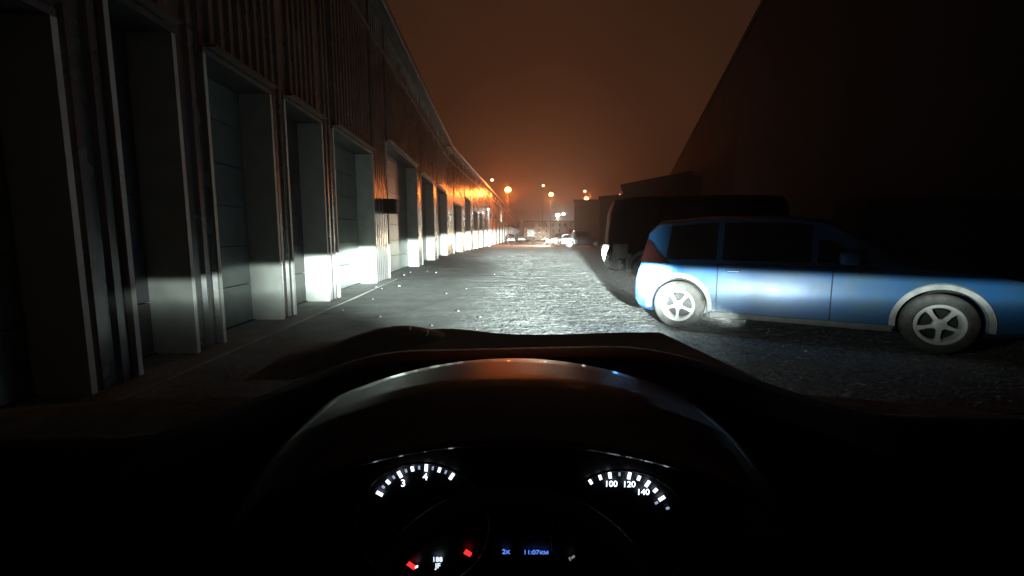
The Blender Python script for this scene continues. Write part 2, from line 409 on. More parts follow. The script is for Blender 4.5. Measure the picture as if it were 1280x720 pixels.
# post in front of the wall
b_ = G(611.5, 308)
post = empty('lamp_post', (b_.x, b_.y, 0), 0, 'thin white lamp post with small cool lamp standing against the warehouse wall', 'lamp post')
hp = PY(610.5, 262, b_.y).z
bm = bmesh.new(); tube(bm, [(0, 0, 0), (0, 0, 1.2), (-.08, 0, hp)], [.13, .11, .08], 12); fin('pole', bm, 'polewhite', post, 40)
bm = bmesh.new(); tube(bm, [(-.08, 0, hp-.02), (-.45, 0, hp+.05)], .03); fin('arm', bm, 'polewhite', post, 40)
bm = bmesh.new(); bmesh.ops.create_icosphere(bm, subdivisions=2, radius=.11); bmesh.ops.translate(bm, vec=(-.08, -.05, hp+.05), verts=bm.verts[:]); fin('lamp_globe', bm, 'e_post', post, 80)
l = bpy.data.lights.new('post_light', 'POINT'); l.energy = 60; l.color = (.9, .95, 1); l.shadow_soft_size = .1
lo = bpy.data.objects.new('post_light', l); lo.location = (.05, -.9, hp-.4); link(lo, post)

# ------------------------------------------------------------------ far and right-hand buildings
def block(name, corners, h, mname, label, windows=None, roofm='blackwall', slope=None, cat='building'):
    # corners: list of ground XY, counter-clockwise; slope: list of heights per corner
    root = empty(name, (corners[0][0], corners[0][1], 0), 0, label, cat)
    hs = slope or [h]*len(corners); ox, oy = corners[0][:2]
    bm = bmesh.new(); n = len(corners)
    lo = [bm.verts.new((c[0]-ox, c[1]-oy, -.1)) for c in corners]; hi = [bm.verts.new((c[0]-ox, c[1]-oy, q)) for c, q in zip(corners, hs)]
    for i in range(n): bm.faces.new((lo[i], lo[(i+1) % n], hi[(i+1) % n], hi[i]))
    bm.faces.new(lo[::-1]); bm.faces.new(hi)
    fin('wall', bm, mname, root)
    cx = sum(c[0] for c in corners)/n-ox; cy = sum(c[1] for c in corners)/n-oy
    bm = bmesh.new(); ex = 1.0
    def grow(c, q, dz):
        v = Vector((c[0]-ox-cx, c[1]-oy-cy, 0)); v += v.normalized()*.35
        return bm.verts.new((v.x+cx, v.y+cy, q+dz))
    lo = [grow(c, q, .003) for c, q in zip(corners, hs)]; hi = [grow(c, q, .28) for c, q in zip(corners, hs)]
    for i in range(n): bm.faces.new((lo[i], lo[(i+1) % n], hi[(i+1) % n], hi[i]))
    bm.faces.new(lo[::-1]); bm.faces.new(hi); fin('roof', bm, roofm, root)
    return root
fb_ = block('long_building', [(4.0, 150), (26, 150), (26, 162), (4.0, 162)], PY(680, 277, 150).z, 'farwall',
            'long low pale orange building with a row of small windows closing off the yard')
for px in (666, 674, 683, 691.5, 699, 706, 713):
    for (pt, pb) in ((279.2, 283), (286.5, 290.5)):
        a = PY(px-1.0, pb, 150); b = PY(px+1.0, pt, 150)
        bm = bmesh.new(); fx, fy = fb_.location.x, fb_.location.y
        box(bm, (a.x-fx, -.06, a.z), (b.x-fx, .02, b.z)); win = fin('window', bm, 'glassdark', fb_)
        bm = bmesh.new(); box(bm, (a.x-fx-.12, -.14, a.z-.14), (b.x-fx+.12, -.003, a.z-.004)); fin('sill', bm, 'farwall', win)
def bx_(pxl, pxr, ytop, Y, d, name, label, mname, ytop2=None):
    a = PY(pxl, ytop, Y); b = PY(pxr, ytop if ytop2 is None else ytop2, Y)
    return block(name, [(a.x, Y), (b.x, Y), (b.x*(Y+d)/Y+.5, Y+d), (a.x*(Y+d)/Y+.5, Y+d)], a.z, mname, label, slope=[a.z, b.z, b.z, a.z])
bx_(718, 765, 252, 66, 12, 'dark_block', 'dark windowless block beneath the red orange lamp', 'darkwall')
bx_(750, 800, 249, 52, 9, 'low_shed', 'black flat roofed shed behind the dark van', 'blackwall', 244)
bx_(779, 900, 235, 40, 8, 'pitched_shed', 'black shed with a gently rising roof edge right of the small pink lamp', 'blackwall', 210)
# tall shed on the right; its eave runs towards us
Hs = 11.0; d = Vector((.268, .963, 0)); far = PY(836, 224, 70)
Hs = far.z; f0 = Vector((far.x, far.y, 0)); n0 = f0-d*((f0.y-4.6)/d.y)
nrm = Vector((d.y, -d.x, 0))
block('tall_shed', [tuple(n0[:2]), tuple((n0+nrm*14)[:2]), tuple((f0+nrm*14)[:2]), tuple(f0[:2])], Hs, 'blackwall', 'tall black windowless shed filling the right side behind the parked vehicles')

# ------------------------------------------------------------------ vehicles
def wheel(bm_parent, x, y, r, w, rim_m, side, nsp=5, name='wheel', detail=True, rimf=.66):
    # side: -1 outer face towards -y ; returns wheel object (tyre = own mesh), child rim
    bm = bmesh.new(); s = side
    prof = [(r*rimf, s*.0), (r*.72, s*.008), (r*.90, s*-.004), (r*.985, s*-.03), (r, s*-.055), (r, s*-(w-.055)), (r*.985, s*-(w-.03)), (r*.9, s*-w), (r*rimf, s*-w)]
    lathe(bm, prof, 48, 'Y', (x, y, r), closed=True)
    t = fin('wheel', bm, 'tyre', bm_parent, 35)
    bm = bmesh.new(); q = r*rimf+.002
    lathe(bm, [(q, s*.004), (q*.97, s*.010), (q*.86, s*.004), (q*.80, s*-.02), (q*.79, s*-w*.8), (q*.98, s*-w*.9), (q, s*-w*.9)], 48, 'Y', (x, y, r), closed=True)
    if detail:
        for i in range(nsp):
            a = 2*math.pi*i/nsp+.35
            mt = Matrix.Translation((x, y, r)) @ Matrix.Rotation(a, 4, 'Y')
            v = [(.03, -.022), (.03, .022), (q*.55, .016), (q*.86, .027), (q*.86, -.027), (q*.55, -.016)]
            yo = [-.004, -.004, -.004, -.002, -.002, -.004]
            f = [bm.verts.new(mt @ Vector((p[0], s*o, p[1]))) for p, o in zip(v, yo)]; g_ = [bm.verts.new(mt @ Vector((p[0], s*-.035, p[1]))) for p in v]
            bm.faces.new(f); bm.faces.new(g_[::-1])
            for j in range(6): bm.faces.new((f[j], f[(j+1) % 6], g_[(j+1) % 6], g_[j]))
        lathe_c = bmesh.new(); lathe(lathe_c, [(0, s*.012), (.035, s*.010), (.055, s*.0), (.06, s*-.04), (0, s*-.04)], 24, 'Y', (x, y, r))
        me = bpy.data.meshes.new('tmp'); lathe_c.to_mesh(me); lathe_c.free(); bm.from_mesh(me); bpy.data.meshes.remove(me)
    else:
        lathe_c = bmesh.new(); lathe(lathe_c, [(0, s*.002), (q*.5, s*.002), (q*.86, s*-.01), (q*.86, s*-.03), (0, s*-.03)], 24, 'Y', (x, y, r))
        me = bpy.data.meshes.new('tmp'); lathe_c.to_mesh(me); lathe_c.free(); bm.from_mesh(me); bpy.data.meshes.remove(me)
    fin('rim', bm, rim_m, t, 35)
    bm = bmesh.new(); lathe(bm, [(0, s*-.09), (q*.72, s*-.09), (q*.72, s*-.11), (0, s*-.11)], 24, 'Y', (x, y, r)); fin('brake_disc', bm, 'darkp', t, 35)
    return t
def section(st):
    x, zl, zb, zt, wl_, wb, wt = st
    zm = zl+(zb-zl)*.45
    pts = [(0, zl), (wl_*.9, zl), (wl_, zl+.05), (max(wl_, wb)+.005, zm), (wb, zb-.04), (wb-.015, zb), (wt+.03, zt-.05), (wt*.85, zt), (0, zt+.02)]
    return pts
def car(root, st, wheels, r, paint, width_off, wheel_w=.19, rim='white_rim', glass=None, rimdetail=True, nsp=5, arch=1.16, arch_trim=None, rimf=.66):
    """st: stations from the tail (x=0); symmetric about y=0"""
    bm = bmesh.new(); rows = []
    # refine the stations
    xs = [s[0] for s in st]; fine = []
    for i in range(len(st)-1):
        n = max(1, int((xs[i+1]-xs[i])/.12))
        for j in range(n):
            t = j/n; fine.append(tuple(a*(1-t)+b*t for a, b in zip(st[i], st[i+1])))
    fine.append(st[-1])
    for s_ in fine:
        p = section(s_); full = [(-y, z_) for y, z_ in p[::-1]][:-1]+p[:]
        full = full[:-1] if False else full
        rows.append([bm.verts.new((s_[0], y, z_)) for y, z_ in full[1:]])
    n = len(rows[0])
    for i in range(len(rows)-1):
        A_, B_ = rows[i], rows[i+1]
        for k_ in range(n): bm.faces.new((A_[k_], A_[(k_+1) % n], B_[(k_+1) % n], B_[k_]))
    bm.faces.new(rows[0][::-1]); bm.faces.new(rows[-1])
    bmesh.ops.remove_doubles(bm, verts=bm.verts[:], dist=1e-4)
    body = fin('body', bm, paint, root, 28)
    bm = bmesh.new()
    for wx in wheels:
        for sg in (-1, 1):
            lathe(bm, [(0, -.26*sg), (r*arch, -.26*sg), (r*arch, .3*sg), (0, .3*sg)], 40, 'Y', (wx, sg*(width_off-.02), r*1.02))
    bmesh.ops.recalc_face_normals(bm, faces=bm.faces[:])
    cme = bpy.data.meshes.new('cut'); bm.to_mesh(cme); bm.free(); cut = bpy.data.objects.new('cut', cme); COL.objects.link(cut)
    # boolean in world space at identity
    bo = body.modifiers.new('b', 'BOOLEAN'); bo.object = cut; bo.solver = 'EXACT'
    body.parent = None
    bpy.context.view_layer.update()
    ev = body.evaluated_get(bpy.context.evaluated_depsgraph_get()); nm = bpy.data.meshes.new_from_object(ev)
    body.modifiers.clear(); body.data = nm
    nm.materials.clear(); nm.materials.append(M[paint]); nm.polygons.foreach_set('material_index', [0]*len(nm.polygons))
    nm.polygons.foreach_set('use_smooth', [True]*len(nm.polygons)); nm.set_sharp_from_angle(angle=R(28))
    bpy.data.objects.remove(cut); body.parent = root
    for wx in wheels:
        wheel(root, wx, -(width_off), r, wheel_w, rim, -1, nsp, detail=rimdetail, rimf=rimf)
        wheel(root, wx, (width_off), r, wheel_w, rim, 1, nsp, detail=rimdetail, rimf=rimf)
    # wheel-well liners
    bm = bmesh.new()
    box(bm, (wheels[0]-r*1.1, -width_off+.27, .22), (wheels[-1]+r*1.1, width_off-.27, r*2.2))
    fin('underbody', bm, 'seal', root)
    return body, fine
def side_glass(root, st, xa, xb, za, zb_, sg, name='window', mname='glassdark', inset=.004, xa2=None, xb2=None):
    """quad window on the side between local x, fractions of belt->top"""
    def at(x, f):
        for i in range(len(st)-1):
            if st[i][0] <= x <= st[i+1][0]:
                t = (x-st[i][0])/(st[i+1][0]-st[i][0]+1e-9); s_ = [a*(1-t)+b*t for a, b in zip(st[i], st[i+1])]; break
        p = section(s_); b0 = Vector(p[5]); b1 = Vector(p[6]); q = b0.lerp(b1, f)
        return Vector((x, sg*(q.x+inset), q.y))
    bm = bmesh.new(); n = 6; xa2 = xa if xa2 is None else xa2; xb2 = xb if xb2 is None else xb2
    lo = [bm.verts.new(at(xa+(xb-xa)*i/n, za)) for i in range(n+1)]; hi = [bm.verts.new(at(xa2+(xb2-xa2)*i/n, zb_)) for i in range(n+1)]
    for i in range(n): bm.faces.new((lo[i], lo[i+1], hi[i+1], hi[i]))
    ret = bmesh.ops.extrude_face_region(bm, geom=bm.faces[:]); vs = [v for v in ret['geom'] if isinstance(v, bmesh.types.BMVert)]
    bmesh.ops.translate(bm, vec=(0, sg*.006, 0), verts=vs)
    return fin(name, bm, mname, root)

# --- blue hatchback, rear towards the lane, its side towards us
alpha = R(31); wp = G(846, 411); r_b = .31
ex = Vector((math.cos(alpha), -math.sin(alpha), 0)); ey = Vector((math.sin(alpha), math.cos(alpha), 0))
HW = .82
org = wp+ey*HW-ex*.60
blue = empty('blue_hatchback', tuple(org), -alpha, 'blue hatchback with white spoked wheels parked rear first at the right edge of the lane', 'car')
stb = [(0.00, .36, .62, .66, .60, .60, .50), (.03, .30, .66, .72, .74, .74, .60), (.08, .25, .76, .98, .795, .79, .60), (.16, .22, .82, 1.28, .815, .80, .60), (.30, .20, .84, 1.40, .825, .805, .62),
       (.9, .19, .85, 1.45, .825, .81, .63), (1.8, .19, .85, 1.44, .83, .815, .63), (2.15, .19, .86, 1.38, .83, .815, .62), (2.8, .19, .88, .99, .83, .815, .66),
       (3.45, .20, .82, .91, .82, .80, .62), (3.80, .24, .74, .80, .79, .77, .58), (3.93, .32, .62, .68, .70, .70, .5), (3.97, .40, .56, .60, .62, .62, .45)]
body, fineb = car(blue, stb, (.60, 3.12), r_b, 'bluep', HW, rim='white_rim', nsp=5)
for sg in (-1, 1):
    side_glass(blue, fineb, .42, 1.02, .10, .93, sg, xa2=.46, xb2=1.02); side_glass(blue, fineb, 1.09, 2.0, .10, .93, sg)
    side_glass(blue, fineb, 2.06, 2.55, .10, .62, sg, xb2=2.20)
# arch trims (unpainted)
for wx in (.60, 3.12):
    bm = bmesh.new(); ra = r_b*1.16; n = 26
    ang = [R(-8)+R(196)*i/n for i in range(n+1)]
    def arc(rr, y): return [bm.verts.new((wx+rr*math.cos(a), y, r_b*1.02+rr*math.sin(a))) for a in ang]
    yb = -(HW+.012)
    a1, a2, a3, a4 = arc(ra-.006, yb-.004), arc(ra+.042, yb-.006), arc(ra+.062, yb+.03), arc(ra-.006, yb+.09)
    for P_, Q_ in ((a1, a2), (a2, a3), (a4, a1)):
        for i in range(n): bm.faces.new((P_[i], P_[i+1], Q_[i+1], Q_[i]))
    t = fin('wheel_arch', bm, 'unpaint', blue, 50); t['label'] = 'unpainted pale grey wheel arch edge'
# tail lamp, bumper, scuff, door seam, handle
bm = bmesh.new()
v = [(.10, -.806, .86), (.46, -.818, .845), (.20, -.76, 1.12), (.165, -.742, 1.15)]
f = [bm.verts.new(Vector(p)+Vector((0, -.008, 0))) for p in v]; g_ = [bm.verts.new(Vector(p)+Vector((.03, .07, 0))) for p in v]
bm.faces.new(f); bm.faces.new(g_[::-1])
for j in range(4): bm.faces.new((f[j], f[(j+1) % 4], g_[(j+1) % 4], g_[j]))
t = fin('tail_light', bm, 'redlens', blue)
bm = bmesh.new(); box(bm, (-.035, -.60, .40), (.03, .60, .60), bev=.03); fin('bumper', bm, 'bluep', blue, 40)
bm = bmesh.new(); random.seed(3); pts = []
for i in range(14):
    a = 2*math.pi*i/14; rr = random.uniform(.025, .06); pts.append(bm.verts.new((.23+rr*math.cos(a)*1.2, -.834, .655+rr*math.sin(a))))
bm.faces.new(pts); ret = bmesh.ops.extrude_face_region(bm, geom=bm.faces[:]); bmesh.ops.translate(bm, vec=(0, .02, 0), verts=[v for v in ret['geom'] if isinstance(v, bmesh.types.BMVert)])
t = fin('paint_scuff', bm, 'unpaint', blue); t['label'] = 'bare patch of flaked paint by the wheel arch'
bm = bmesh.new(); box(bm, (1.045, -.838, .25), (1.055, -.832, .86)); fin('door_seam', bm, 'seal', blue)
bm = bmesh.new(); box(bm, (2.2, -.842, .25), (2.21, -.834, .86)); fin('door_seam', bm, 'seal', blue)
bm = bmesh.new(); box(bm, (.98, -.852, .20), (2.75, -.822, .27), bev=.01); fin('side_skirt', bm, 'greypl', blue)
bm = bmesh.new(); box(bm, (1.03, -.838, .845), (2.6, -.818, .862)); fin('window_seal', bm, 'seal', blue)
bm = bmesh.new(); box(bm, (1.15, -.855, .76), (1.30, -.828, .79), bev=.008); fin('door_handle', bm, 'bluep', blue)
bm = bmesh.new(); box(bm, (2.25, -.98, .90), (2.42, -.83, 1.03), bev=.03); fin('wing_mirror', bm, 'bluep', blue, 40)
bm = bmesh.new(); box(bm, (.13, -.50, .92), (.16, .50, 1.22)); t = fin('rear_window', bm, 'glassdark', blue); 

# --- dark forward-control van, nose to the lane
av = R(8); wv = G(807, 353)
exv = Vector((math.cos(av), -math.sin(av), 0)); eyv = Vector((math.sin(av), math.cos(av), 0)); HV = .86
orgv = wv+eyv*HV-exv*.98
van = empty('dark_van', tuple(orgv), -av, 'tall black van with loose parts hanging from its broken front bumper behind the blue hatchback', 'van')
stv = [(0.0, .42, .95, 1.02, .66, .72, .60), (.03, .34, 1.08, 1.45, .80, .80, .66), (.07, .32, 1.15, 1.85, .84, .84, .70), (.16, .30, 1.18, 2.12, .86, .86, .72), (.7, .30, 1.2, 2.22, .86, .86, .74),
       (3.2, .30, 1.2, 2.24, .86, .86, .74), (4.25, .32, 1.2, 2.2, .85, .85, .72), (4.4, .42, 1.1, 2.0, .8, .8, .66)]
bodyv, finev = car(van, stv, (.98, 3.35), .34, 'vanp', HV, rim='steel', nsp=8, arch=1.2)
for sg in (-1, 1):
    side_glass(van, finev, .42, 1.25, .08, .80, sg, xa2=.48); side_glass(van, finev, 1.35, 2.6, .08, .80, sg); side_glass(van, finev, 2.7, 4.1, .08, .80, sg)
bm = bmesh.new(); box(bm, (-.06, -.74, .78), (.05, .74, .98), bev=.04); fin('grille', bm, 'greypl', van, 40)
for sg in (-1, 1):
    bm = bmesh.new(); lathe(bm, [(0, -.02), (.09, -.02), (.10, .05), (0, .05)], 20, 'Z'); bmesh.ops.transform(bm, matrix=Matrix.Translation((-.05, sg*.6, .86)) @ Matrix.Rotation(-math.pi/2, 4, 'Y'), verts=bm.verts[:]); fin('headlight', bm, 'lens', van, 40)
# bumper corner left hanging, with its fog lamp
bm = bmesh.new(); n = 10; A_ = []; B_ = []
for i in range(n+1):
    t = i/n; zc = .98-.56*t; xo = -.12-.05*math.sin(t*math.pi)+.09*t*t
    A_.append([bm.verts.new((xo, -.895, zc)), bm.verts.new((xo+.17-.06*t, -.905, zc)), bm.verts.new((xo+.17-.06*t, -.87, zc)), bm.verts.new((xo, -.55, zc))])
for i in range(n):
    for k_ in range(4): bm.faces.new((A_[i][k_], A_[i][(k_+1) % 4], A_[i+1][(k_+1) % 4], A_[i+1][k_]))
bm.faces.new(A_[0]); bm.faces.new(A_[-1][::-1])
t = fin('bumper_corner', bm, 'greypl', van, 40); t['label'] = 'pale bumper corner hanging loose'
bm = bmesh.new(); lathe(bm, [(.022, -.01), (.05, -.015), (.055, .02), (.022, .02)], 20, 'Y', (-.03, -.915, .66), closed=True); fin('fog_lamp', bm, 'lens', t, 40)
bm = bmesh.new(); box(bm, (.12, -.885, .62), (.50, -.868, 1.0), Matrix.Translation((0, 0, 0)), bev=.01); fin('lower_panel', bm, 'vanlow', van)
bm = bmesh.new(); random.seed(12)
for i in range(13):
    a = Vector((random.uniform(.16, .42), random.uniform(-.92, -.80), random.uniform(.26, .68)))
    b = a+Vector((random.uniform(-.12, .12), random.uniform(-.05, .05), random.uniform(-.12, .12)))
    c_ = b+Vector((random.uniform(-.09, .09), random.uniform(-.05, .05), random.uniform(-.09, .09)))
    tube(bm, [a, b, c_], random.uniform(.008, .020), 8)
for (x_, z_) in ((.20, .64), (.34, .42), (.28, .52)):
    bb = bmesh.new(); lathe(bb, [(.035, -.01), (.06, -.02), (.065, .03), (.035, .03)], 18, 'Y', (x_, -.90, z_), closed=True)
    me = bpy.data.meshes.new('t'); bb.to_mesh(me); bb.free(); bm.from_mesh(me); bpy.data.meshes.remove(me)
t = fin('exposed_brackets', bm, 'steel', van, 40); t['label'] = 'tangle of broken lamp mounts and brackets'
bm = bmesh.new(); box(bm, (.46, -.875, .26), (.60, -.85, .74), bev=.01); fin('mud_flap', bm, 'greypl', van)
bm = bmesh.new(); n = 22; ang = [R(0)+R(180)*i/n for i in range(n+1)]; ra = .34*1.2
def arcv(rr, y): return [bm.verts.new((.98+rr*math.cos(a), y, .345+rr*math.sin(a))) for a in ang]
a1, a2, a3 = arcv(ra-.005, -.89), arcv(ra+.07, -.895), arcv(ra+.09, -.86)
for P_, Q_ in ((a1, a2), (a2, a3)):
    for i in range(n): bm.faces.new((P_[i], P_[i+1], Q_[i+1], Q_[i]))
fin('wheel_arch', bm, 'vanlow', van, 50)

# --- far vehicles
def sedan(name, loc, rz, paint, label, group=None, cat='car', lit=None, tail=None, L=4.3, lowpale=None):
    root = empty(name, loc, rz, label, cat, group)
    s = L/4.3
    st = [(x*s, *q) for x, *q in [(0, .40, .80, .84, .66, .66, .5), (.06, .30, .88, .94, .8, .78, .6), (.55, .25, .92, .98, .83, .80, .62), (1.1, .24, .92, 1.40, .84, .80, .60), (1.6, .24, .92, 1.45, .84, .80, .60),
          (2.3, .24, .92, 1.42, .84, .80, .60), (3.0, .24, .90, .97, .84, .80, .62), (3.9, .26, .76, .82, .82, .78, .6), (4.2, .32, .66, .70, .76, .72, .56), (4.3, .42, .58, .6, .62, .6, .5)]]
    b, fn = car(root, st, (.8*s, 3.42*s), .31, paint, .84, rim='steel' if not lowpale else 'white_rim', nsp=5)
    for sg in (-1, 1): side_glass(root, fn, 1.05*s, 2.72*s, .12, .88, sg, xa2=1.2*s, xb2=2.3*s)
    # windscreen
    bm = bmesh.new(); v = [(2.95*s, -.62, 1.0), (2.95*s, .62, 1.0), (2.37*s, .55, 1.41), (2.37*s, -.55, 1.41)]
    f = [bm.verts.new(Vector(p)+Vector((.03, 0, .03))) for p in v]; g_ = [bm.verts.new(Vector(p)) for p in v]
    bm.faces.new(f); bm.faces.new(g_[::-1])
    for j in range(4): bm.faces.new((f[j], f[(j+1) % 4], g_[(j+1) % 4], g_[j]))
    fin('windscreen', bm, 'glassdark', root)
    for sg in (-1, 1):
        bm = bmesh.new(); box(bm, (4.10*s, sg*.42-.16, .60), (4.27*s, sg*.42+.16, .74), bev=.03); fin('headlight', bm, lit if lit else 'lens', root, 40)
        bm = bmesh.new(); box(bm, (-.02, sg*.56-.16, .68), (.08, sg*.56+.16, .84), bev=.02); fin('tail_light', bm, tail if tail else 'redlens', root, 40)
    bm = bmesh.new(); box(bm, (4.22*s, -.55, .40), (4.36*s, .55, .54), bev=.03); fin('bumper', bm, paint, root, 40)
    bm = bmesh.new(); box(bm, (4.365*s, -.26, .42), (4.38*s, .26, .53)); fin('number_plate', bm, 'whitep', root)
    return root
def place_front(px, py, L):  # nose pointing at us: local +x -> world -y
    p = G(px, py); return (p.x, p.y+L, 0)
sedan('parked_car', place_front(638.5, 303.5, 4.3), R(-90), 'silver', 'silver car facing us against the warehouse, the larger and nearer of two', 'cars parked by the far warehouse')
sedan('parked_car', place_front(651, 302.3, 4.3), R(-88), 'silver', 'small pale car right of the larger silver one, farther up the yard', 'cars parked by the far warehouse')
p = G(680, 306.5); wc = sedan('white_car', (p.x+4.0, p.y+1.6, 0), R(180+38), 'whitep', 'white car with dazzling headlights turned across the lane', lit='e_head')
hl = bpy.data.lights.new('car_headlight_glow', 'SPOT'); hl.energy = 6000; hl.color = (1, .85, .6); hl.spot_size = R(120); hl.spot_blend = .8; hl.shadow_soft_size = .1
ho = bpy.data.objects.new('car_headlight_glow', hl); ho.location = (4.5, 0, .75); ho.rotation_euler = (R(80), 0, R(-90)); link(ho, wc)
# pickup behind/right
p = G(712, 309.2); pk = empty('pickup_truck', (p.x-.95, p.y+.85, 0), 0, 'dark pickup with a painted pale reflection on its lower body and white hub standing right of the white car', 'pickup')
stp = [(0, .45, .90, .93, .70, .70, .6), (.06, .36, 1.0, 1.03, .84, .84, .7), (1.0, .34, 1.03, 1.08, .86, .86, .72), (1.5, .34, 1.05, 1.72, .86, .86, .68), (1.8, .34, 1.05, 1.82, .86, .86, .68), (3.0, .34, 1.05, 1.80, .86, .86, .68), (3.15, .34, 1.05, 1.08, .86, .86, .72),
       (4.7, .36, 1.03, 1.06, .86, .86, .72), (4.8, .45, .9, .95, .8, .8, .7)]
bp_, fnp = car(pk, stp, (.95, 3.7), .36, 'darkp', .86, rim='white_rim', rimdetail=False)
for sg in (-1, 1): side_glass(pk, fnp, 1.6, 2.9, .1, .85, sg)
bm = bmesh.new(); box(bm, (.06, -.885, .38), (.50, -.865, .82), bev=.01); fin('lower_panel', bm, 'palereflect', pk)  # pale panels put the reflection on the lower body into colour
bm = bmesh.new(); box(bm, (1.42, -.885, .38), (1.75, -.865, .82), bev=.01); fin('lower_panel', bm, 'palereflect', pk)
for sg in (-1, 1):
    bm = bmesh.new(); box(bm, (-.03, sg*.6-.14, .72), (.06, sg*.6+.14, .88), bev=.02); fin('headlight', bm, 'lens', pk)
# distant truck with rear lamps
p = PY(664, 300, 125); tr = empty('box_truck', (p.x, 125, 0), 0, 'tiny dark truck far up the yard showing a red and a white rear lamp', 'truck')
bm = bmesh.new(); box(bm, (-1.15, 0, .9), (1.15, 5.0, 3.1), bev=.06); fin('cargo_box', bm, 'darkp', tr)
bm = bmesh.new(); box(bm, (-1.0, 5.05, .6), (1.0, 6.8, 2.5), bev=.15); fin('cab', bm, 'darkp', tr)
bm = bmesh.new(); box(bm, (-1.0, .2, .55), (1.0, 6.5, .88)); fin('chassis', bm, 'seal', tr)
for wx in (-.95, .95):
    for wy in (1.2, 5.6):
        bm = bmesh.new(); lathe(bm, [(.2, -.14), (.5, -.14), (.5, .14), (.2, .14)], 24, 'Y', closed=True)
        bmesh.ops.transform(bm, matrix=Matrix.Translation((wx, wy, .5)) @ Matrix.Rotation(math.pi/2, 4, 'Z'), verts=bm.verts[:]); fin('wheel', bm, 'tyre', tr, 40)
for (dx, mn, rr) in ((-1.0, 'e_tail', .17), (.35, 'e_far', .22), (1.0, 'e_tail', .1)):
    bm = bmesh.new(); box(bm, (dx-rr, -.06, 1.95), (dx+rr, -.003, 1.95+rr*1.2), bev=.02); fin('rear_lamp', bm, mn, tr)

# ------------------------------------------------------------------ stones on the asphalt
random.seed(21)
spots = [(470, 359.5, .05), (477, 361, .025), (499, 358, .05), (466, 374, .025), (475.5, 396, .03), (558, 367, .025), (513, 340.5, .04), (540, 407, .02), (573, 389, .03), (534, 339, .03), (545, 341, .05), (505, 344, .05),
         (596, 412, .02), (600, 397, .03), (583, 361, .03), (618, 343, .04), (330, 420, .035), (240, 452, .04), (285, 470, .03), (375, 402, .03), (120, 520, .03), (190, 490, .025), (405, 440, .02), (350, 480, .02), (300, 500, .025),
         (60, 500, .03), (428, 388, .03), (150, 468, .03)]
quads = ['flat', 'rounded', 'angular', 'chipped']
for i, (px, py, rr) in enumerate(spots):
    p = G(px, py); bm = bmesh.new(); rr *= .62; bmesh.ops.create_icosphere(bm, subdivisions=2, radius=rr)
    for v in bm.verts: v.co = Vector((v.co.x*random.uniform(1.1, 1.5), v.co.y*random.uniform(.8, 1.2), v.co.z*random.uniform(.4, .7)))+Vector((random.uniform(-.15, .15)*rr, 0, 0))
    o = fin('stone', bm, 'stone', None, 30); o.location = (p.x, p.y, rr*.3); o.rotation_euler = (0, 0, random.uniform(0, 6.28))
    tag(o, 'small pale stone lying on the dark asphalt beside the warehouse wall', 'stone', 'loose stones on the asphalt')

# ------------------------------------------------------------------ the car we sit in
own = empty('car_interior', (0, 0, 0), 0, 'dark dashboard, lit instrument cluster and steering wheel of the car the picture is taken from', 'car')
# dashboard: surface grid
def sheet(name, fn, us, vs_, m, parent, thick=.0, smooth=60):
    bm = bmesh.new(); rows = [[bm.verts.new(fn(u, v)) for u in us] for v in vs_]
    for i in range(len(rows)-1):
        for j in range(len(us)-1): bm.faces.new((rows[i][j], rows[i][j+1], rows[i+1][j+1], rows[i+1][j]))
    o = fin(name, bm, m, parent, smooth, recalc=False)
    return o
def ss(a, b, x):
    t = max(0, min(1, (x-a)/(b-a))); return t*t*(3-2*t)
def dash_drop(X, Y):
    side = ss(.22, .95, abs(X)); sidev = .40 if X > 0 else .45
    c = .246+.012*ss(-.4, .4, -X)
    return c*(1-side)+(sidev+.02*(abs(X)-.4))*side
YD = 1.04
prof = [(.35, .34), (.45, .24), (.6, .10), (.8, .03), (.95, .006), (1.02, 0), (1.05, .004), (1.07, .02), (1.08, .06), (1.08, .5)]
def dashf(X, i):
    Y, dd = prof[int(i)]
    if abs(X) < .385 and Y < .8: Y = .80+.002*i; dd = .03+.5*(3-i)/3
    dr = dash_drop(X, Y)*YD
    return (X, Y, CH-dr-dd)
us = [-1.6+3.2*i/160 for i in range(161)]
sheet('dashboard', dashf, us, list(range(len(prof))), 'plastic', own)
# binnacle hood
def hood(X, Y):
    cdrop = .221+(.80-Y)*.02+3.1*max(0, .69-Y)**2 if Y <= .8 else .221+(Y-.8)*.9
    return CH-cdrop-.69*X*X-5.0*max(0, abs(X)-.31)**2
bm = bmesh.new(); us2 = [-.44+.88*i/60 for i in range(61)]
vy = [.90, .86, .83, .81, .795, .77, .74, .70, .66, .62, .595, .58]
rows = [[bm.verts.new((X, Y, hood(X, Y))) for X in us2] for Y in vy]
rows.append([bm.verts.new((X, .572, hood(X, .58)-.006)) for X in us2]); rows.append([bm.verts.new((X, .572, hood(X, .58)-.014)) for X in us2])
rows.append([bm.verts.new((X, .58, hood(X, .58)-.020)) for X in us2]); rows.append([bm.verts.new((X*.97, .75, hood(X, .58)-.028)) for X in us2])
for i in range(len(rows)-1):
    for j in range(60): bm.faces.new((rows[i][j], rows[i][j+1], rows[i+1][j+1], rows[i+1][j]))
fin('instrument_hood', bm, 'hoodpl', own, 45, recalc=False)
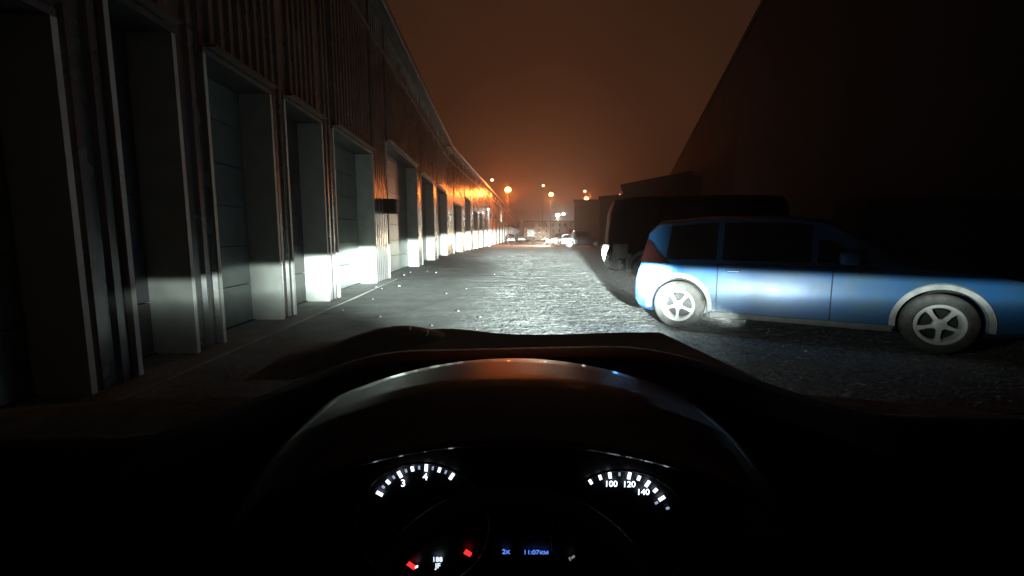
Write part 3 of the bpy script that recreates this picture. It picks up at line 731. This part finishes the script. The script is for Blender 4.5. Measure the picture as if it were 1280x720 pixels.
# cluster
YC = .76
def CP(px, py, dy=0): return PY(px, py, YC+dy)
bm = bmesh.new(); a = CP(395, 545); b = CP(885, 800); box(bm, (a.x, YC+.004, b.z), (b.x, YC+.03, a.z)); cl = fin('instrument_panel', bm, 'facepl', own)
PXM = YC/560.0
def ticks(cx, cy, Rr, lst, tag_):
    for (px, py, major) in lst:
        c = CP(px, py); ctr = CP(cx, cy); dv = (c-ctr); dv.y = 0; dv.normalize()
        ln, wd = {2: (.0125, .0056), 1: (.0085, .0052), 0: (.0060, .0034)}[major]
        mt = Matrix.Translation((c.x, YC-.001, c.z)) @ Matrix.Rotation(-math.atan2(dv.z, dv.x), 4, 'Y')
        bm = bmesh.new(); box(bm, (-ln/2, -.001, -wd/2), (ln/2, .001, wd/2), mt, bev=0)
        fin('scale_mark', bm, 'e_tick' if major else 'e_minor', cl)
L1_ = [(474.7, 616.7), (479.3, 608.4), (485.3, 602.2), (492.2, 596.2), (500, 592.7), (507.6, 588.2), (515.6, 585.8), (524, 584.2), (532.9, 584.4), (541.1, 584.9), (549.3, 587.1), (557.3, 589.8), (564.7, 595.1)]
ticks(530, 646, 62, [(x, y, 2 if i % 4 == 0 else (1 if i % 2 == 0 else 0)) for i, (x, y) in enumerate(L1_)], 'l')
ticks(772, 657, 65, [(738.2, 602, 1), (750.2, 596.4, 1), (762.2, 593.3, 2), (774.2, 592.4, 0), (786.4, 594.4, 2), (798.4, 597.3, 1), (809.3, 604.4, 2), (819, 612.7, 1), (827, 622.7, 2), (820.4, 628.2, 0), (834.4, 634.9, 0)], 'r')
def text(s, px, py, hpx, m, name='numeral', wscale=1.0, off=.0022):
    cu = bpy.data.curves.new(name, 'FONT'); cu.body = s; cu.size = hpx*PXM*1.35; cu.align_x = 'CENTER'; cu.align_y = 'CENTER'; cu.extrude = .0004; cu.offset = .00018*hpx/10
    cu.materials.append(M[m]); t = bpy.data.objects.new(name, cu); link(t)
    dg = bpy.context.evaluated_depsgraph_get(); me = bpy.data.meshes.new_from_object(t.evaluated_get(dg)); COL.objects.unlink(t); bpy.data.objects.remove(t)
    if not me.materials: me.materials.append(M[m])
    o = bpy.data.objects.new(name, me); link(o, cl); c = CP(px, py); o.location = (c.x, YC-off, c.z); o.rotation_euler = (math.pi/2, 0, 0); o.scale = (wscale, 1, 1)
    return o
text('3', 504.3, 603.5, 10, 'e_tick'); text('4', 531.8, 595.5, 10, 'e_tick')
text('100', 763.5, 604.3, 8.5, 'e_tick'); text('120', 786, 604.8, 8.5, 'e_tick'); text('140', 803.5, 614.5, 8.5, 'e_tick')
text('2к', 632.5, 688.8, 7, 'e_blue', 'trip_digits', 1.1); text('11:07км', 670, 689.5, 6.3, 'e_blue', 'clock_digits', 1.15)
text('188', 547, 698.5, 7, 'e_icon', 'gear_digits'); text('JF', 547.5, 706.5, 7.5, 'e_icon', 'gear_digits')
def blade(p0, p1, w0, w1, m, name):
    a = CP(*p0); b = CP(*p1); dv = (b-a); dv.y = 0; n = Vector((-dv.z, 0, dv.x)).normalized()
    bm = bmesh.new(); f = []
    for yy in (-.006, -.003):
        f.append([bm.verts.new(q) for q in (Vector((a.x, YC+yy, a.z))+n*w0*PXM, Vector((b.x, YC+yy, b.z))+n*w1*PXM, Vector((b.x, YC+yy, b.z))-n*w1*PXM, Vector((a.x, YC+yy, a.z))-n*w0*PXM)])
    bm.faces.new(f[0]); bm.faces.new(f[1][::-1])
    for j in range(4): bm.faces.new((f[0][j], f[0][(j+1) % 4], f[1][(j+1) % 4], f[1][j]))
    return fin(name, bm, m, cl)
blade((509, 700.5), (519.5, 708), 2.6, 2.6, 'e_needle', 'needle'); blade((519.5, 707), (523, 705.5), 1.2, .8, 'e_icon', 'needle_tip')
blade((581.5, 687), (589, 691.5), 3.2, 2.6, 'e_needle', 'needle'); blade((711.5, 695), (712.5, 698), 1.2, .8, 'e_dim', 'telltale'); blade((714, 695.5), (717.8, 692.8), .9, .9, 'e_dim', 'telltale')
for (cx, cy, rr) in ((530, 652, 88), (774, 664, 92)):
    c = CP(cx, cy); n = 64; bm = bmesh.new()
    tube(bm, [(c.x+rr*PXM*math.cos(t*2*math.pi/n), YC-.012, c.z+rr*PXM*math.sin(t*2*math.pi/n)) for t in range(n)], .0022, 8, True); fin('gauge_bezel', bm, 'chrome', cl, 60)
bm = bmesh.new(); c = CP(640, 900)
# lower column shroud
bm = bmesh.new(); box(bm, (-.30, .50, CH-.86), (.30, .74, CH-.64), bev=.04); fin('column_shroud', bm, 'plastic', own, 40)
# steering wheel
swc = Vector((.0, .47, CH-.511)); tilt = R(22); n = 120; bm = bmesh.new(); RW = .190
def swp(a, r=RW, off=0): 
    v = Matrix.Rotation(-tilt, 3, 'X') @ Vector((r*math.cos(a), off, r*math.sin(a))); return swc+v
tube(bm, [swp(2*math.pi*i/n) for i in range(n)], .0165, 16, True)
sw = fin('steering_wheel', bm, 'leather', own, 60)
bm = bmesh.new()
for a in (R(0), R(180), R(270)): tube(bm, [swp(a, .05, .02), swp(a, .12, .015), swp(a, RW)], [.03, .02, .015], 10)
fin('spoke', bm, 'plastic', sw, 60)
bm = bmesh.new(); lathe(bm, [(0, -.03), (.06, -.028), (.08, .0), (.07, .04), (0, .05)], 32, 'Y', (0, 0, 0)); bmesh.ops.transform(bm, matrix=Matrix.Translation(swc) @ Matrix.Rotation(-tilt, 4, 'X'), verts=bm.verts[:]); fin('hub', bm, 'plastic', sw, 60)
# scuttle + bonnet
def cowlf(X, Y):
    z0 = CH-.49-.03*abs(X)**2
    return (X, Y, z0+.02*math.sin((Y-1.1)*6)+.01*math.sin(X*3))
def bonf(X, Y):
    # raised centre section
    t = (Y-1.25)/1.0
    hw = .98-.16*t
    u = X*hw
    e = abs(X)
    edge = .24*ss(.72, 1.0, e)+.5*ss(.96, 1.02, e)
    front = .02*t+.30*ss(.88, 1.06, t)
    bul = .030*math.exp(-((u+.42)/.22)**2)
    return (u+.10, Y, .748-edge-front+bul-.02*(1-t)+.012*ss(0, .5, u))
sheet('bonnet', bonf, [-1.04+2.08*i/80 for i in range(81)], [1.22+1.12*i/30 for i in range(31)], 'bonnet', own)
sheet('wiper_cowl', cowlf, [-1.9+3.8*i/60 for i in range(61)], [1.09+.26*i/8 for i in range(9)], 'cowl', own)
# dark wiper arm shape with pale blocks standing in for reflections at lower left
if 0:
  pass
pts = []
for i in range(0):
    t = i/24; px = 395+t*195; yt = 414-7.0*math.sin(min(1, t*1.55)*math.pi*.5)+ (max(0, t-.45)**1.3)*24
    pts.append((px, yt))
def moundf(X, Y): return (X, Y, .66+.138*math.exp(-abs((X+.50)/.34)**2.0)*math.exp(-abs((Y-1.95)/.26)**2.4))
sc_ = sheet('bonnet_scoop', moundf, [-1.0+1.05*i/60 for i in range(61)], [1.62+.62*i/30 for i in range(31)], 'cowl', own); sc_['label'] = 'brown raised bonnet scoop'
for (x, y, w_, h_) in ((507, 412, 5.2, 3.0), (530, 417, 4.2, 3.2)):  # two windscreen reflections built as pale solid blocks
    a = PY(x-w_, y+h_, 1.80); b = PY(x+w_, y-h_, 1.80); bm = bmesh.new(); box(bm, (a.x, 1.79, a.z), (b.x, 1.84, b.z), bev=.006); t = fin('reflection_block', bm, 'pale', sc_)

# ------------------------------------------------------------------ our own low beams
def lowbeam(x, y, zz, power):
    l = bpy.data.lights.new('low_beam', 'SPOT'); l.energy = power; l.spot_size = R(150); l.spot_blend = .2; l.shadow_soft_size = .045; l.color = (.87, 1.0, .95)
    l.use_nodes = True; nt = l.node_tree; em = nt.nodes['Emission']
    ge = nt.nodes.new('ShaderNodeNewGeometry'); sx = nt.nodes.new('ShaderNodeSeparateXYZ'); nt.links.new(ge.outputs['Incoming'], sx.inputs[0])
    def mth(op, a, b=None, clamp=False):
        n = nt.nodes.new('ShaderNodeMath'); n.operation = op; n.use_clamp = clamp
        for i, q in enumerate((a, b)):
            if q is None: continue
            if isinstance(q, (int, float)): n.inputs[i].default_value = q
            else: nt.links.new(q, n.inputs[i])
        return n.outputs[0]
    def mrange(v, a, b, c, d):
        n = nt.nodes.new('ShaderNodeMapRange'); n.interpolation_type = 'SMOOTHSTEP'; n.inputs['From Min'].default_value = a; n.inputs['From Max'].default_value = b; n.inputs['To Min'].default_value = c; n.inputs['To Max'].default_value = d
        nt.links.new(v, n.inputs['Value']); return n.outputs['Result']
    down = mth('MULTIPLY', mth('DIVIDE', sx.outputs['Z'], sx.outputs['Y']), -1.0)   # tan of the angle below the horizon
    side = mth('DIVIDE', sx.outputs['X'], sx.outputs['Y']); aside = mth('ABSOLUTE', side)
    cut = mth('MULTIPLY', mrange(down, -.027, -.011, LEAK, 1.0), mrange(down, -.55, -.04, .12, 1.0))
    q = mth('DIVIDE', THETA0, mth('MAXIMUM', down, THETA0)); q = mth('POWER', q, 2.75)
    qs = mth('MULTIPLY', mth('POWER', mth('DIVIDE', .10, mth('MAXIMUM', down, .072)), 2.2), .030)
    bl = mrange(aside, .06, .26, 0.0, 1.0)
    q = mth('ADD', mth('MULTIPLY', q, mth('SUBTRACT', 1.0, bl)), mth('MULTIPLY', qs, bl))
    spread = mth('MULTIPLY', mrange(side, -.95, -.62, .018, 1.0), mth('MULTIPLY', mrange(side, .10, .27, 1.0, .06), mrange(side, .28, .58, 1.0, .22)))
    q = mth('MULTIPLY', q, mrange(down, .10, .26, 1.0, .62))
    tot = mth('MULTIPLY', mth('MULTIPLY', cut, q), spread)
    nt.links.new(tot, em.inputs['Strength'])
    o = bpy.data.objects.new('low_beam', l); o.location = (x, y, zz); o.rotation_euler = (math.pi/2, 0, 0); link(o, own)
LEAK = .0022; THETA0 = .026
lowbeam(-.15, 2.45, .72, 62000); lowbeam(1.28, 2.45, .72, 960000)

# ------------------------------------------------------------------ haze
HAZE = 0.0020
if HAZE > 0:
    m = bpy.data.materials.new('night_haze'); m.use_nodes = True; nt = m.node_tree; nt.nodes.clear()
    out = nt.nodes.new('ShaderNodeOutputMaterial'); pv = nt.nodes.new('ShaderNodeVolumePrincipled')
    pv.inputs['Color'].default_value = (.9, .9, .9, 1); pv.inputs['Density'].default_value = HAZE; pv.inputs['Anisotropy'].default_value = .8
    nt.links.new(pv.outputs[0], out.inputs['Volume'])
    bm = bmesh.new(); box(bm, (-905, -62, -1.2), (905, 1502, 40)); M['haze'] = m
    h = fin('haze', bm, 'haze'); tag(h, kind='stuff')

# ------------------------------------------------------------------ output
S.view_settings.view_transform = 'Standard'; S.view_settings.look = 'None'; S.view_settings.exposure = 0; S.view_settings.gamma = 1
S.render.engine = 'CYCLES'; S.cycles.max_bounces = 5; S.cycles.volume_bounces = 0; S.cycles.use_denoising = True
S.cycles.sample_clamp_indirect = 3.0; S.cycles.caustics_reflective = False; S.cycles.caustics_refractive = False
